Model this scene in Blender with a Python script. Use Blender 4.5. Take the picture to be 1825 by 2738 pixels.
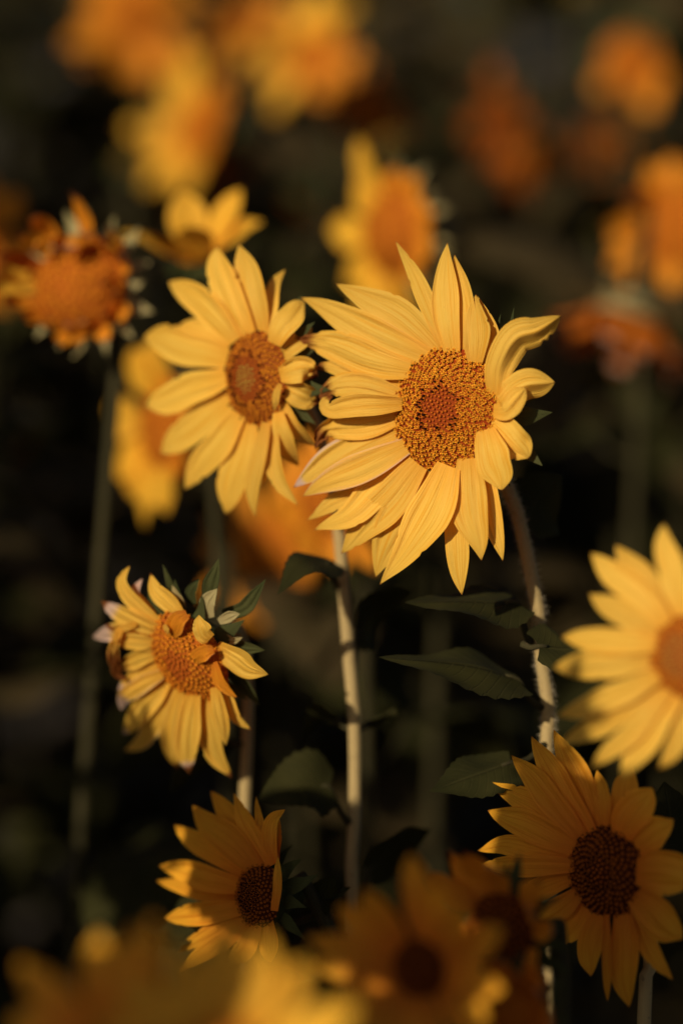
import bpy, math, random
import numpy as np
from mathutils import Vector
for o in list(bpy.data.objects): bpy.data.objects.remove(o)
SC = bpy.context.scene
COL = SC.collection
# ------------------------------------------------------------------ camera
PITCH = math.radians(11.0)
CAMZ = 1.65
W, H = 1825.0, 2738.0                    # size of the photograph, the unit of all measured outlines
LENS = 85.0
FPX = LENS / 36.0 * H
FOCUS = 1.60
cam = bpy.data.cameras.new('camera')
cam.sensor_fit = 'VERTICAL'; cam.sensor_width = 24.0; cam.sensor_height = 36.0; cam.lens = LENS
cam.clip_start = 0.05; cam.clip_end = 2000
cam.dof.use_dof = True; cam.dof.focus_distance = FOCUS; cam.dof.aperture_fstop = 1.4
cam_o = bpy.data.objects.new('camera', cam); COL.objects.link(cam_o)
cam_o.location = (0, 0, CAMZ); cam_o.rotation_euler = (math.pi / 2 - PITCH, 0, 0)
SC.camera = cam_o
# ------------------------------------------------------------------ light
SUN_EL, SUN_AZ = math.radians(28), math.radians(36)      # azimuth: how far left of straight behind the camera
TO_SUN = np.array([-math.sin(SUN_AZ) * math.cos(SUN_EL), -math.cos(SUN_AZ) * math.cos(SUN_EL), math.sin(SUN_EL)])
world = bpy.data.worlds.new('World'); SC.world = world; world.use_nodes = True
nt = world.node_tree
bg = nt.nodes['Background']
sky = nt.nodes.new('ShaderNodeTexSky'); sky.sky_type = 'NISHITA'; sky.sun_disc = False
sky.sun_elevation = SUN_EL; sky.sun_rotation = math.pi + SUN_AZ; sky.dust_density = 2.5; sky.air_density = 0.8
nt.links.new(sky.outputs[0], bg.inputs[0]); bg.inputs[1].default_value = 0.05
sun = bpy.data.lights.new('sun', 'SUN'); sun.energy = 5.0; sun.angle = math.radians(0.5); sun.color = (1.0, 0.86, 0.66)
sun_o = bpy.data.objects.new('sun', sun); COL.objects.link(sun_o)
sun_o.rotation_euler = Vector(TO_SUN).to_track_quat('Z', 'Y').to_euler(); sun_o.location = (-3, -6, 6)
vs = SC.view_settings
vs.view_transform = 'Standard'; vs.look = 'None'; vs.gamma = 1; vs.use_curve_mapping = False
vs.exposure = -0.10
SC.cycles.use_denoising = True
SC.cycles.max_bounces = 8; SC.cycles.transmission_bounces = 6
SC.cycles.sample_clamp_indirect = 4.0
# ------------------------------------------------------------------ frames
CP, SP = math.cos(PITCH), math.sin(PITCH)
RM = np.array([[1, 0, 0], [0, SP, -CP], [0, CP, SP]])   # camera axes -> world axes
CAMPOS = np.array([0, 0, CAMZ])
def c2w(p): return np.asarray(p, float) @ RM.T + CAMPOS
def v2w(v): return np.asarray(v, float) @ RM.T
def unit(v):
    v = np.asarray(v, float); return v / np.linalg.norm(v)
def ray(px, py): return np.stack([(np.asarray(px, float) - W / 2) / FPX, -(np.asarray(py, float) - H / 2) / FPX, -np.ones_like(np.asarray(px, float))], -1)
def at(px, py, D): return c2w(ray(px, py) * D)         # the place seen at a spot of the photograph, D metres away
RNG = random.Random(7)
NPR = np.random.RandomState(11)
# ------------------------------------------------------------------ materials
MATS = {}
def mat(name):
    m = bpy.data.materials.new(name); m.use_nodes = True; MATS[name] = m
    n = m.node_tree; b = n.nodes['Principled BSDF']
    return m, n, b
def node(n, t, **kw):
    x = n.nodes.new(t)
    for k, v in kw.items():
        if k.startswith('i_'): x.inputs[k[2:]].default_value = v
        else: setattr(x, k, v)
    return x
def mixc(n, fac, a, b, mode='MIX'):
    x = n.nodes.new('ShaderNodeMix'); x.data_type = 'RGBA'; x.blend_type = mode
    for s, v in ((0, fac), (6, a), (7, b)):
        if hasattr(v, 'links') or hasattr(v, 'is_linked'): n.links.new(v, x.inputs[s])
        elif s == 0: x.inputs[0].default_value = v
        else: x.inputs[s].default_value = (*v, 1)
    return x.outputs[2]
def ramp(n, src, stops):
    r = n.nodes.new('ShaderNodeValToRGB'); e = r.color_ramp.elements
    while len(e) < len(stops): e.new(0.5)
    for el, (p, c) in zip(e, stops):
        el.position = p; el.color = (c, c, c, 1) if not hasattr(c, '__len__') else (*c, 1)
    n.links.new(src, r.inputs[0]); return r.outputs[0]
def translucent(n, b, colsock, amount, tint, bump=None):
    t = n.nodes.new('ShaderNodeBsdfTranslucent')
    n.links.new(mixc(n, 1.0, colsock, tint, 'MULTIPLY'), t.inputs[0])
    if bump: n.links.new(bump, t.inputs[1])
    ms = n.nodes.new('ShaderNodeMixShader'); ms.inputs[0].default_value = amount
    n.links.new(b.outputs[0], ms.inputs[1]); n.links.new(t.outputs[0], ms.inputs[2])
    n.links.new(ms.outputs[0], n.nodes['Material Output'].inputs[0])

def petal_mat(name, base, mid, orange, reach=0.30):
    m, n, b = mat(name)
    uv = node(n, 'ShaderNodeUVMap'); sep = node(n, 'ShaderNodeSeparateXYZ'); n.links.new(uv.outputs[0], sep.inputs[0])
    mp = node(n, 'ShaderNodeMapping'); mp.inputs[3].default_value = (1.3, 30, 1); n.links.new(uv.outputs[0], mp.inputs[0])
    oi = node(n, 'ShaderNodeObjectInfo')
    add = node(n, 'ShaderNodeVectorMath', operation='ADD'); n.links.new(mp.outputs[0], add.inputs[0])
    sc = node(n, 'ShaderNodeMath', operation='MULTIPLY'); sc.inputs[1].default_value = 57.0
    n.links.new(oi.outputs['Random'], sc.inputs[0]); n.links.new(sc.outputs[0], add.inputs[1])
    veins = node(n, 'ShaderNodeTexNoise'); veins.inputs['Scale'].default_value = 1.0; veins.inputs['Detail'].default_value = 3
    n.links.new(add.outputs[0], veins.inputs['Vector'])
    along = ramp(n, sep.outputs[0], [(0.0, base), (reach, mid), (1.0, mid)])
    c = mixc(n, ramp(n, veins.outputs[0], [(0.50, 0.0), (0.62, 0.75)]), along, orange)
    # per-petal hue
    hv = node(n, 'ShaderNodeMapRange'); hv.inputs[3].default_value = 0.86; hv.inputs[4].default_value = 1.06
    n.links.new(oi.outputs['Random'], hv.inputs[0])
    hs = node(n, 'ShaderNodeHueSaturation'); n.links.new(c, hs.inputs['Color']); n.links.new(hv.outputs[0], hs.inputs['Value'])
    c = hs.outputs[0]
    sp = node(n, 'ShaderNodeTexNoise'); sp.inputs['Scale'].default_value = 900; sp.inputs['Detail'].default_value = 1
    tc = node(n, 'ShaderNodeTexCoord'); n.links.new(tc.outputs['Object'], sp.inputs['Vector'])
    c = mixc(n, ramp(n, sp.outputs[0], [(0.73, 0.0), (0.80, 0.35)]), c, (0.35, 0.14, 0.01))
    pa = node(n, 'ShaderNodeAttribute', attribute_name='pale'); wa = node(n, 'ShaderNodeAttribute', attribute_name='wither')
    wn = node(n, 'ShaderNodeTexNoise'); wn.inputs['Scale'].default_value = 1.3; wn.inputs['Detail'].default_value = 4
    n.links.new(add.outputs[0], wn.inputs['Vector'])
    def patchy(att):
        a1 = node(n, 'ShaderNodeMath', operation='ADD'); n.links.new(att.outputs['Fac'], a1.inputs[0]); n.links.new(wn.outputs[0], a1.inputs[1])
        return ramp(n, a1.outputs[0], [(0.72, 0.0), (1.05, 1.0)])
    c = mixc(n, patchy(pa), c, (0.62, 0.43, 0.33))
    c = mixc(n, patchy(wa), c, (0.24, 0.075, 0.012))
    n.links.new(c, b.inputs['Base Color'])
    b.inputs['Roughness'].default_value = 0.62; b.inputs['Specular IOR Level'].default_value = 0.22
    bp = node(n, 'ShaderNodeBump'); bp.inputs['Strength'].default_value = 0.75; bp.inputs['Distance'].default_value = 0.0012
    n.links.new(veins.outputs[0], bp.inputs['Height']); n.links.new(bp.outputs[0], b.inputs['Normal'])
    translucent(n, b, c, 0.34, (1.0, 0.62, 0.22), bp.outputs[0])
    return m
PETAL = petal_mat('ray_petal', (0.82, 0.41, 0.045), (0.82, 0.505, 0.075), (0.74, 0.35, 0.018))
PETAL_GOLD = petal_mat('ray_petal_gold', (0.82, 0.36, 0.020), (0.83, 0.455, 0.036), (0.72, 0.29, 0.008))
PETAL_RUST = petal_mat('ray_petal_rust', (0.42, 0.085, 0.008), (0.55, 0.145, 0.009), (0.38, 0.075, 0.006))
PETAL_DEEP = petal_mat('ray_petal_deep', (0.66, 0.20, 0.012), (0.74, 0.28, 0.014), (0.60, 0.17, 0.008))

PETAL_AMBER_SHADE = petal_mat('ray_petal_amber_shade', (0.74, 0.19, 0.010), (0.82, 0.40, 0.026), (0.68, 0.22, 0.008), 0.75)  # orange petal base, plus the deep hue of shade put into the colour

def vcol_mat(name, rough, spec=0.25, tr=0.0):
    m, n, b = mat(name)
    a = node(n, 'ShaderNodeAttribute', attribute_name='tone')
    tc = node(n, 'ShaderNodeTexCoord'); no = node(n, 'ShaderNodeTexNoise'); no.inputs['Scale'].default_value = 700
    n.links.new(tc.outputs['Object'], no.inputs['Vector'])
    c = mixc(n, 1.0, a.outputs['Color'], ramp(n, no.outputs[0], [(0.3, 0.72), (0.7, 1.15)]), 'MULTIPLY')
    n.links.new(c, b.inputs['Base Color']); b.inputs['Roughness'].default_value = rough; b.inputs['Specular IOR Level'].default_value = spec
    if tr: translucent(n, b, c, tr, (1, 0.7, 0.4))
    return m
FLORET = vcol_mat('floret', 0.9, 0.03)

def leaf_mat(name, dark, light, vein, tr):
    m, n, b = mat(name)
    uv = node(n, 'ShaderNodeUVMap'); sep = node(n, 'ShaderNodeSeparateXYZ'); n.links.new(uv.outputs[0], sep.inputs[0])
    # v in uv.y : 0 midrib .. 1 edge ; side veins run outwards and forwards
    k = node(n, 'ShaderNodeMath', operation='MULTIPLY_ADD'); k.inputs[1].default_value = -0.28
    n.links.new(sep.outputs[1], k.inputs[0]); n.links.new(sep.outputs[0], k.inputs[2])
    s = node(n, 'ShaderNodeMath', operation='MULTIPLY'); s.inputs[1].default_value = 68.0; n.links.new(k.outputs[0], s.inputs[0])
    si = node(n, 'ShaderNodeMath', operation='SINE'); n.links.new(s.outputs[0], si.inputs[0])
    sv = ramp(n, si.outputs[0], [(0.90, 0.0), (0.99, 1.0)])
    mr = ramp(n, sep.outputs[1], [(0.02, 1.0), (0.07, 0.0)])
    mx = node(n, 'ShaderNodeMath', operation='MAXIMUM'); n.links.new(sv, mx.inputs[0]); n.links.new(mr, mx.inputs[1])
    tc = node(n, 'ShaderNodeTexCoord'); no = node(n, 'ShaderNodeTexNoise'); no.inputs['Scale'].default_value = 28; no.inputs['Detail'].default_value = 4
    n.links.new(tc.outputs['Object'], no.inputs['Vector'])
    c = mixc(n, ramp(n, no.outputs[0], [(0.35, 0.0), (0.7, 1.0)]), dark, light)
    vf = node(n, 'ShaderNodeMath', operation='MULTIPLY'); vf.inputs[1].default_value = 0.22; n.links.new(mx.outputs[0], vf.inputs[0])
    c = mixc(n, vf.outputs[0], c, vein)
    n.links.new(c, b.inputs['Base Color']); b.inputs['Roughness'].default_value = 0.75; b.inputs['Specular IOR Level'].default_value = 0.08
    bp = node(n, 'ShaderNodeBump'); bp.inputs['Strength'].default_value = 0.5; bp.inputs['Distance'].default_value = 0.002; bp.invert = True
    n.links.new(mx.outputs[0], bp.inputs['Height']); n.links.new(bp.outputs[0], b.inputs['Normal'])
    translucent(n, b, c, tr, (0.9, 0.9, 0.35))
    return m
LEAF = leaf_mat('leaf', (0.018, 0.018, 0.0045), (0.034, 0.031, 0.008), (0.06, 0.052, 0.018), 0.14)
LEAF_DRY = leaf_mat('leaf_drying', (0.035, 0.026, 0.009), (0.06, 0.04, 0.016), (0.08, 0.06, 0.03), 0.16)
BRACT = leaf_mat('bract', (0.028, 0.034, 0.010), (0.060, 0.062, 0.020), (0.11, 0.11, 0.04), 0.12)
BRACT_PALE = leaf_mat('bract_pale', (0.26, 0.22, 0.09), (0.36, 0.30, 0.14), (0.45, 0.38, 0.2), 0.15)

def stem_mat(name, a, bcol):
    m, n, b = mat(name)
    uv = node(n, 'ShaderNodeUVMap'); mp = node(n, 'ShaderNodeMapping'); mp.inputs[3].default_value = (9, 60, 1); n.links.new(uv.outputs[0], mp.inputs[0])
    no = node(n, 'ShaderNodeTexNoise'); no.inputs['Scale'].default_value = 1; no.inputs['Detail'].default_value = 5; n.links.new(mp.outputs[0], no.inputs['Vector'])
    tc = node(n, 'ShaderNodeTexCoord'); n2 = node(n, 'ShaderNodeTexNoise'); n2.inputs['Scale'].default_value = 260; n.links.new(tc.outputs['Object'], n2.inputs['Vector'])
    c = mixc(n, ramp(n, no.outputs[0], [(0.35, 0.0), (0.68, 1.0)]), a, bcol)
    c = mixc(n, ramp(n, n2.outputs[0], [(0.62, 0.0), (0.75, 0.5)]), c, (0.09, 0.06, 0.03))
    n.links.new(c, b.inputs['Base Color']); b.inputs['Roughness'].default_value = 0.8; b.inputs['Specular IOR Level'].default_value = 0.15
    bp = node(n, 'ShaderNodeBump'); bp.inputs['Strength'].default_value = 0.6; bp.inputs['Distance'].default_value = 0.001
    n.links.new(no.outputs[0], bp.inputs['Height']); n.links.new(bp.outputs[0], b.inputs['Normal'])
    return m
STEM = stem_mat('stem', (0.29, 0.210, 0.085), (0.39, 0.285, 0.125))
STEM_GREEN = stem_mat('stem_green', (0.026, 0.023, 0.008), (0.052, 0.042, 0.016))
mh, nh, bh = mat('stem_hair'); bh.inputs['Base Color'].default_value = (0.55, 0.46, 0.30, 1); bh.inputs['Roughness'].default_value = 0.7; HAIR = mh
ms, ns, bs = mat('soil')
tcs = node(ns, 'ShaderNodeTexCoord'); n1 = node(ns, 'ShaderNodeTexNoise'); n1.inputs['Scale'].default_value = 9; n1.inputs['Detail'].default_value = 9
ns.links.new(tcs.outputs['Object'], n1.inputs['Vector'])
ns.links.new(mixc(ns, ramp(ns, n1.outputs[0], [(0.35, 0.0), (0.7, 1.0)]), (0.025, 0.018, 0.011), (0.06, 0.043, 0.027)), bs.inputs['Base Color'])
bs.inputs['Roughness'].default_value = 0.95
bps = node(ns, 'ShaderNodeBump'); bps.inputs['Strength'].default_value = 1; bps.inputs['Distance'].default_value = 0.03
ns.links.new(n1.outputs[0], bps.inputs['Height']); ns.links.new(bps.outputs[0], bs.inputs['Normal'])
# ------------------------------------------------------------------ mesh helpers
def add_mesh(name, verts, faces, m, parent=None, org=(0, 0, 0), uv=None, attrs=None, tone=None, smooth=True):
    me = bpy.data.meshes.new(name)
    me.from_pydata((np.asarray(verts) - np.asarray(org)).tolist(), [], faces)
    me.update()
    if smooth: me.polygons.foreach_set('use_smooth', [True] * len(me.polygons))
    if uv is not None:
        l = me.uv_layers.new(name='UVMap'); idx = np.zeros(len(me.loops), int); me.loops.foreach_get('vertex_index', idx)
        l.data.foreach_set('uv', np.asarray(uv)[idx].ravel())
    for k, v in (attrs or {}).items():
        a = me.attributes.new(k, 'FLOAT', 'POINT'); a.data.foreach_set('value', np.asarray(v, float).ravel())
    if tone is not None:
        a = me.attributes.new('tone', 'FLOAT_COLOR', 'POINT')
        t = np.ones((len(verts), 4)); t[:, :3] = tone; a.data.foreach_set('color', t.ravel())
    me.materials.append(m)
    o = bpy.data.objects.new(name, me); COL.objects.link(o)
    if parent is not None: o.parent = parent
    return o
def grid_faces(nu, nv, wrap=False):
    f = []
    for i in range(nu - 1):
        for j in range(nv if wrap else nv - 1):
            k = (j + 1) % nv
            f.append((i * nv + j, i * nv + k, (i + 1) * nv + k, (i + 1) * nv + j))
    return f
def spline(pts, n):
    """Catmull-Rom through the points, sampled evenly along its length."""
    p = np.asarray(pts, float)
    if len(p) == 2: return p[0] + (p[1] - p[0]) * np.linspace(0, 1, n)[:, None]
    q = np.vstack([2 * p[0] - p[1], p, 2 * p[-1] - p[-2]]); out = []
    for i in range(len(p) - 1):
        t = np.linspace(0, 1, 24, endpoint=(i == len(p) - 2))[:, None]
        a, b, c, d = q[i:i + 4]
        out.append(0.5 * (2 * b + (c - a) * t + (2 * a - 5 * b + 4 * c - d) * t ** 2 + (3 * b - a - 3 * c + d) * t ** 3))
    s = np.vstack(out); L = np.r_[0, np.cumsum(np.linalg.norm(np.diff(s, axis=0), axis=1))]
    x = np.linspace(0, L[-1], n)
    return np.stack([np.interp(x, L, s[:, k]) for k in range(s.shape[1])], 1)
def tube(path, radii, nr=10):
    """Swept tube with rounded end; returns verts, faces, uv."""
    p = np.asarray(path); n = len(p); t = np.gradient(p, axis=0); t /= np.linalg.norm(t, axis=1)[:, None]
    ref = np.array([0.3, 1.0, 0.1]); V = []; UV = []; L = np.r_[0, np.cumsum(np.linalg.norm(np.diff(p, axis=0), axis=1))]
    for i in range(n):
        a = np.cross(t[i], ref); a /= np.linalg.norm(a); b = np.cross(t[i], a)
        for j in range(nr):
            th = 2 * math.pi * j / nr
            V.append(p[i] + radii[i] * (math.cos(th) * a + math.sin(th) * b)); UV.append((L[i], j / nr))
    F = grid_faces(n, nr, True); F += [tuple(range(nr))[::-1], tuple(range((n - 1) * nr, n * nr))]
    return V, F, UV
def empty(name, loc, label, cat, group=None):
    o = bpy.data.objects.new(name, None); COL.objects.link(o); o.location = loc; o.empty_display_size = 0.05
    o['label'] = label; o['category'] = cat
    if group: o['group'] = group
    return o
# ------------------------------------------------------------------ petals
def width_profile(u, base, peak, p):
    up = base + (1 - base) * np.sin(np.pi / 2 * np.clip(u / peak, 0, 1))
    dn = 1 - np.clip((u - peak) / (1 - peak), 0, 1) ** p
    return up * np.clip(dn, 0.012, 1)
def sheet_relief(u, v, wm, o, rnd):
    """Height of the blade above its midline: cupping, grooves, edge waves, twist, crease."""
    ph = rnd.uniform(0, 6.28); ph2 = rnd.uniform(0, 6.28)
    h = o.get('cup', 0.05) * wm * v ** 2 + o.get('rib', 0.035) * wm * np.cos(v * math.pi * 2.2 + ph2 * 0.15) * np.clip(u * 4, 0, 1) * np.clip((1 - u) * 3, 0, 1)
    h += o.get('wave', 0.13) * wm * np.sin(u * rnd.uniform(5, 9) + ph + v * 1.2) * np.abs(v) ** 1.5 * u
    for _ in range(o.get('creases', 4)):
        v0 = rnd.uniform(-.75, .75); h -= rnd.uniform(.03, .10) * wm * np.exp(-((v - v0 + .12 * np.sin(u * 3 + v0 * 9)) / rnd.uniform(.07, .14)) ** 2) * np.clip(u * 5, 0, 1) * np.clip((1.02 - u) * 4, 0, 1)
    if 'brown' in o:
        k = np.clip((u - o['brown'] + .05) / .2, 0, 1)
        h += k * wm * (.30 * np.sin(v * 7 + ph) + .25 * np.sin(u * 31 + v * 4 + ph2))
    h += (o.get('twist', 0.0) + rnd.uniform(-.22, .22)) * wm * v * u ** 1.5
    f = o.get('fold', 0.0)
    if f: h -= abs(f) * wm * np.clip(v * np.sign(f), 0, 1) * np.clip(u * 2.5, 0, 1)
    return h
def withering(u, v, o, rnd):
    br = np.zeros_like(u); pl = np.zeros_like(u)
    if 'brown' in o: br = np.clip((u - o['brown']) / max(1e-3, 1 - o['brown']) * 1.1, 0, 1) + 0.15 * np.clip(np.abs(v) - 0.7, 0, 1) * (u > o['brown'] - .2)
    else: br = 0.55 * np.clip((u - 0.955) / 0.045, 0, 1)
    if 'pale' in o: pl = np.clip((u - o['pale']) / max(1e-3, 1 - o['pale']) * 1.2, 0, 1)
    if 'paleedge' in o: pl = np.maximum(pl, np.clip((np.abs(v) - 0.55) * 1.6, 0, 1) * o['paleedge'])
    return br, pl
def petal_measured(head, pts, wpx, parent, o=None, nu=34, nv=19, mat_=None):
    """One ray petal: its midline and width as measured in the photograph, laid on the flower's own tilted plane (head)
    at its own height above it, with cupping, grooves and curl of its own."""
    o = o or {}; rnd = random.Random(int(pts[0][0] * 13 + pts[-1][1] * 7 + pts[-1][0]))
    mid = spline(pts, nu); s_ = np.linspace(0, 1, nu)
    wob = wpx * o.get('wob', .05) * np.sin(s_ * rnd.uniform(5, 8) + rnd.uniform(0, 6)) * s_ ** 1.5 * (1 - s_ ** 6)
    g_ = np.gradient(mid, axis=0); g_ /= np.linalg.norm(g_, axis=1)[:, None]; mid = mid + np.stack([-g_[:, 1], g_[:, 0]], 1) * wob[:, None]
    tg = np.gradient(mid, axis=0); tg /= np.linalg.norm(tg, axis=1)[:, None]
    pp = np.stack([-tg[:, 1], tg[:, 0]], 1)
    u = np.linspace(0, 1, nu)[:, None] * np.ones((1, nv)); v = np.linspace(-1, 1, nv)[None] * np.ones((nu, 1))
    w = wpx / 2 * width_profile(u, o.get('base', 0.55), o.get('peak', 0.48), o.get('p', 2.0))
    w = w * (1 + 0.05 * np.sin(u * rnd.uniform(7, 12) + np.sign(v) * 1.7 + rnd.uniform(0, 6)))
    for _ in range(rnd.randrange(0, 3)):                      # nicks in the edge
        i = rnd.randrange(nu // 2, nu - 2); w[i, (slice(0, 3) if rnd.random() < .5 else slice(-3, None))] *= rnd.uniform(.80, .93)
    if 'brown' in o:
        e = np.array([rnd.uniform(-.42, .12) for _ in range(nu)])[:, None]
        w = w * (1 + e * np.clip((u - o['brown']) / .12, 0, 1))
    px = mid[:, None, 0] + pp[:, None, 0] * v * w; py = mid[:, None, 1] + pp[:, None, 1] * v * w
    c, n = head['c'], head['n']; scale = -c[2] / FPX
    Lm = np.linalg.norm(np.diff(mid, axis=0), axis=1).sum() * scale
    h = o.get('z', rnd.uniform(-.002, .001)) + o.get('lift', 0.05) * Lm * np.sin(np.pi * u) + o.get('tip', -0.06) * Lm * u ** 2
    h = h + sheet_relief(u, v, w * scale, o, rnd)
    d = ray(px, py); t = ((c @ n) + h) / (d @ n)
    P = c2w(d * t[..., None]).reshape(-1, 3)
    br, pl = withering(u, v, o, rnd)
    uv = np.stack([u.ravel(), v.ravel() * 0.5 + 0.5], 1)
    return add_mesh('bract' if mat_ in (BRACT, BRACT_PALE) else 'petal', P, grid_faces(nu, nv), mat_ or head.get('mat', PETAL), parent, head['org'], uv, {'wither': br.ravel(), 'pale': pl.ravel()})
def petal_free(c, n, e1, e2, th, r0, L, wm, ph0, ph1, parent, org, o=None, nu=16, nv=7, mat_=None, seed=0, side=0.0):
    """One ray petal of a flower known only by size: leaves the rim at angle th, pitch ph0 bending to ph0+ph1."""
    o = o or {}; rnd = random.Random(seed)
    uu = np.linspace(0, 1, nu); ang = ph0 + ph1 * uu ** 1.3
    dr = np.cos(ang) * L / (nu - 1); dz = np.sin(ang) * L / (nu - 1)
    r = r0 + np.r_[0, np.cumsum(dr)[:-1]]; z = np.r_[0, np.cumsum(dz)[:-1]] + rnd.uniform(-.002, .002)
    rad = math.cos(th) * e1 + math.sin(th) * e2; tan = -math.sin(th) * e1 + math.cos(th) * e2
    u = uu[:, None] * np.ones((1, nv)); v = np.linspace(-1, 1, nv)[None] * np.ones((nu, 1))
    w = wm / 2 * width_profile(u, 0.42, 0.42, o.get('p', 2.2))
    h = sheet_relief(u, v, w, o, rnd)
    nrm = -np.sin(ang)[:, None] * rad + np.cos(ang)[:, None] * n
    P = c + r[:, None, None] * rad + z[:, None, None] * n + (v * w + (side * L * uu ** 2)[:, None])[..., None] * tan + h[..., None] * nrm[:, None]
    br, pl = withering(u, v, o, rnd)
    uv = np.stack([u.ravel(), v.ravel() * 0.5 + 0.5], 1)
    return add_mesh('petal', P.reshape(-1, 3), grid_faces(nu, nv), mat_ or PETAL, parent, org, uv, {'wither': br.ravel(), 'pale': pl.ravel()})
# ------------------------------------------------------------------ florets
YEL, ORA, MAR, BRN = (0.80, 0.40, 0.028), (0.56, 0.15, 0.010), (0.27, 0.044, 0.006), (0.022, 0.006, 0.004)
def floret_open(seed, yel=YEL, mar=MAR):
    """Open disc floret: five pointed lobes round a dark cup."""
    r = random.Random(seed); V = []; T = []; F = []
    for k in range(5):
        a = 2 * math.pi * k / 5; V.append((0.26 * math.cos(a), 0.26 * math.sin(a), 0)); T.append(MAR)
    for k in range(5):
        a = 2 * math.pi * k / 5; V.append((0.42 * math.cos(a), 0.42 * math.sin(a), 0.84)); T.append(ORA)
    for k in range(5):
        a = 2 * math.pi * (k + .5) / 5; q = r.uniform(0.72, 1.02); V.append((q * math.cos(a), q * math.sin(a), 0.88 + r.uniform(0.0, 0.22))); T.append(yel)
    for k in range(5):
        a = 2 * math.pi * (k + .5) / 5; V.append((0.46 * math.cos(a), 0.46 * math.sin(a), 0.92)); T.append(yel)
    V.append((0, 0, 0.25)); T.append(mar)
    for k in range(5):
        j = (k + 1) % 5
        F += [(k, j, 5 + j), (k, 5 + j, 5 + k), (5 + k, 10 + k, 15 + k), (5 + j, 15 + k, 10 + k), (5 + k, 15 + k, 20), (15 + k, 5 + j, 20)]
    return np.array(V), F, np.array(T)
def floret_bud(seed, top=(0.46, 0.115, 0.010), low=(0.24, 0.04, 0.007)):
    V = [(0, 0, 1.05)]; T = [top]; F = []
    for i, (rr, z) in enumerate(((0.34, 0.9), (0.46, 0.55), (0.40, 0.0))):
        for k in range(6):
            a = math.pi * k / 3 + i * .2; V.append((rr * math.cos(a), rr * math.sin(a), z)); T.append(top if i == 0 else low)
    for k in range(6):
        j = (k + 1) % 6; F.append((0, 1 + k, 1 + j))
        for i in (0, 1): F.append((1 + 6 * i + k, 7 + 6 * i + k, 7 + 6 * i + j, 1 + 6 * i + j))
    return np.array(V), F, np.array(T)
def floret_anther(seed):
    """Dark anther tube standing out of its lobes."""
    V, F, T = floret_open(seed, ORA, MAR); V = V.copy(); V[:, 2] *= 0.8; V = V.tolist(); T = T.tolist(); b = len(V)
    for i, (rr, z) in enumerate(((0.34, 0.3), (0.40, 1.5), (0.28, 1.8))):
        for k in range(6):
            a = math.pi * k / 3; V.append((rr * math.cos(a), rr * math.sin(a), z)); T.append(BRN)
    for k in range(6):
        j = (k + 1) % 6
        for i in (0, 1): F.append((b + 6 * i + k, b + 6 * i + j, b + 6 * i + 6 + j, b + 6 * i + 6 + k))
    F.append(tuple(b + 12 + k for k in range(6)))
    return np.array(V), F, np.array(T)
OPEN = [floret_open(k) for k in range(5)]
BUDS = [floret_bud(0)]
BUDS_GREEN = [floret_bud(0, (0.50, 0.36, 0.06), (0.30, 0.16, 0.02))]
ANTH = [floret_anther(k) for k in range(3)]
OPEN_DARK = [floret_open(k, (0.11, 0.026, 0.006), (0.03, 0.008, 0.004)) for k in range(3)]
OPEN_ORANGE = [floret_open(k, (0.70, 0.29, 0.020), (0.26, 0.048, 0.006)) for k in range(3)]
def frame_of(n, up=(0, 0, 1)):
    e1 = np.cross(np.asarray(up, float), n); e1 = e1 / np.linalg.norm(e1); return e1, np.cross(n, e1)
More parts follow.
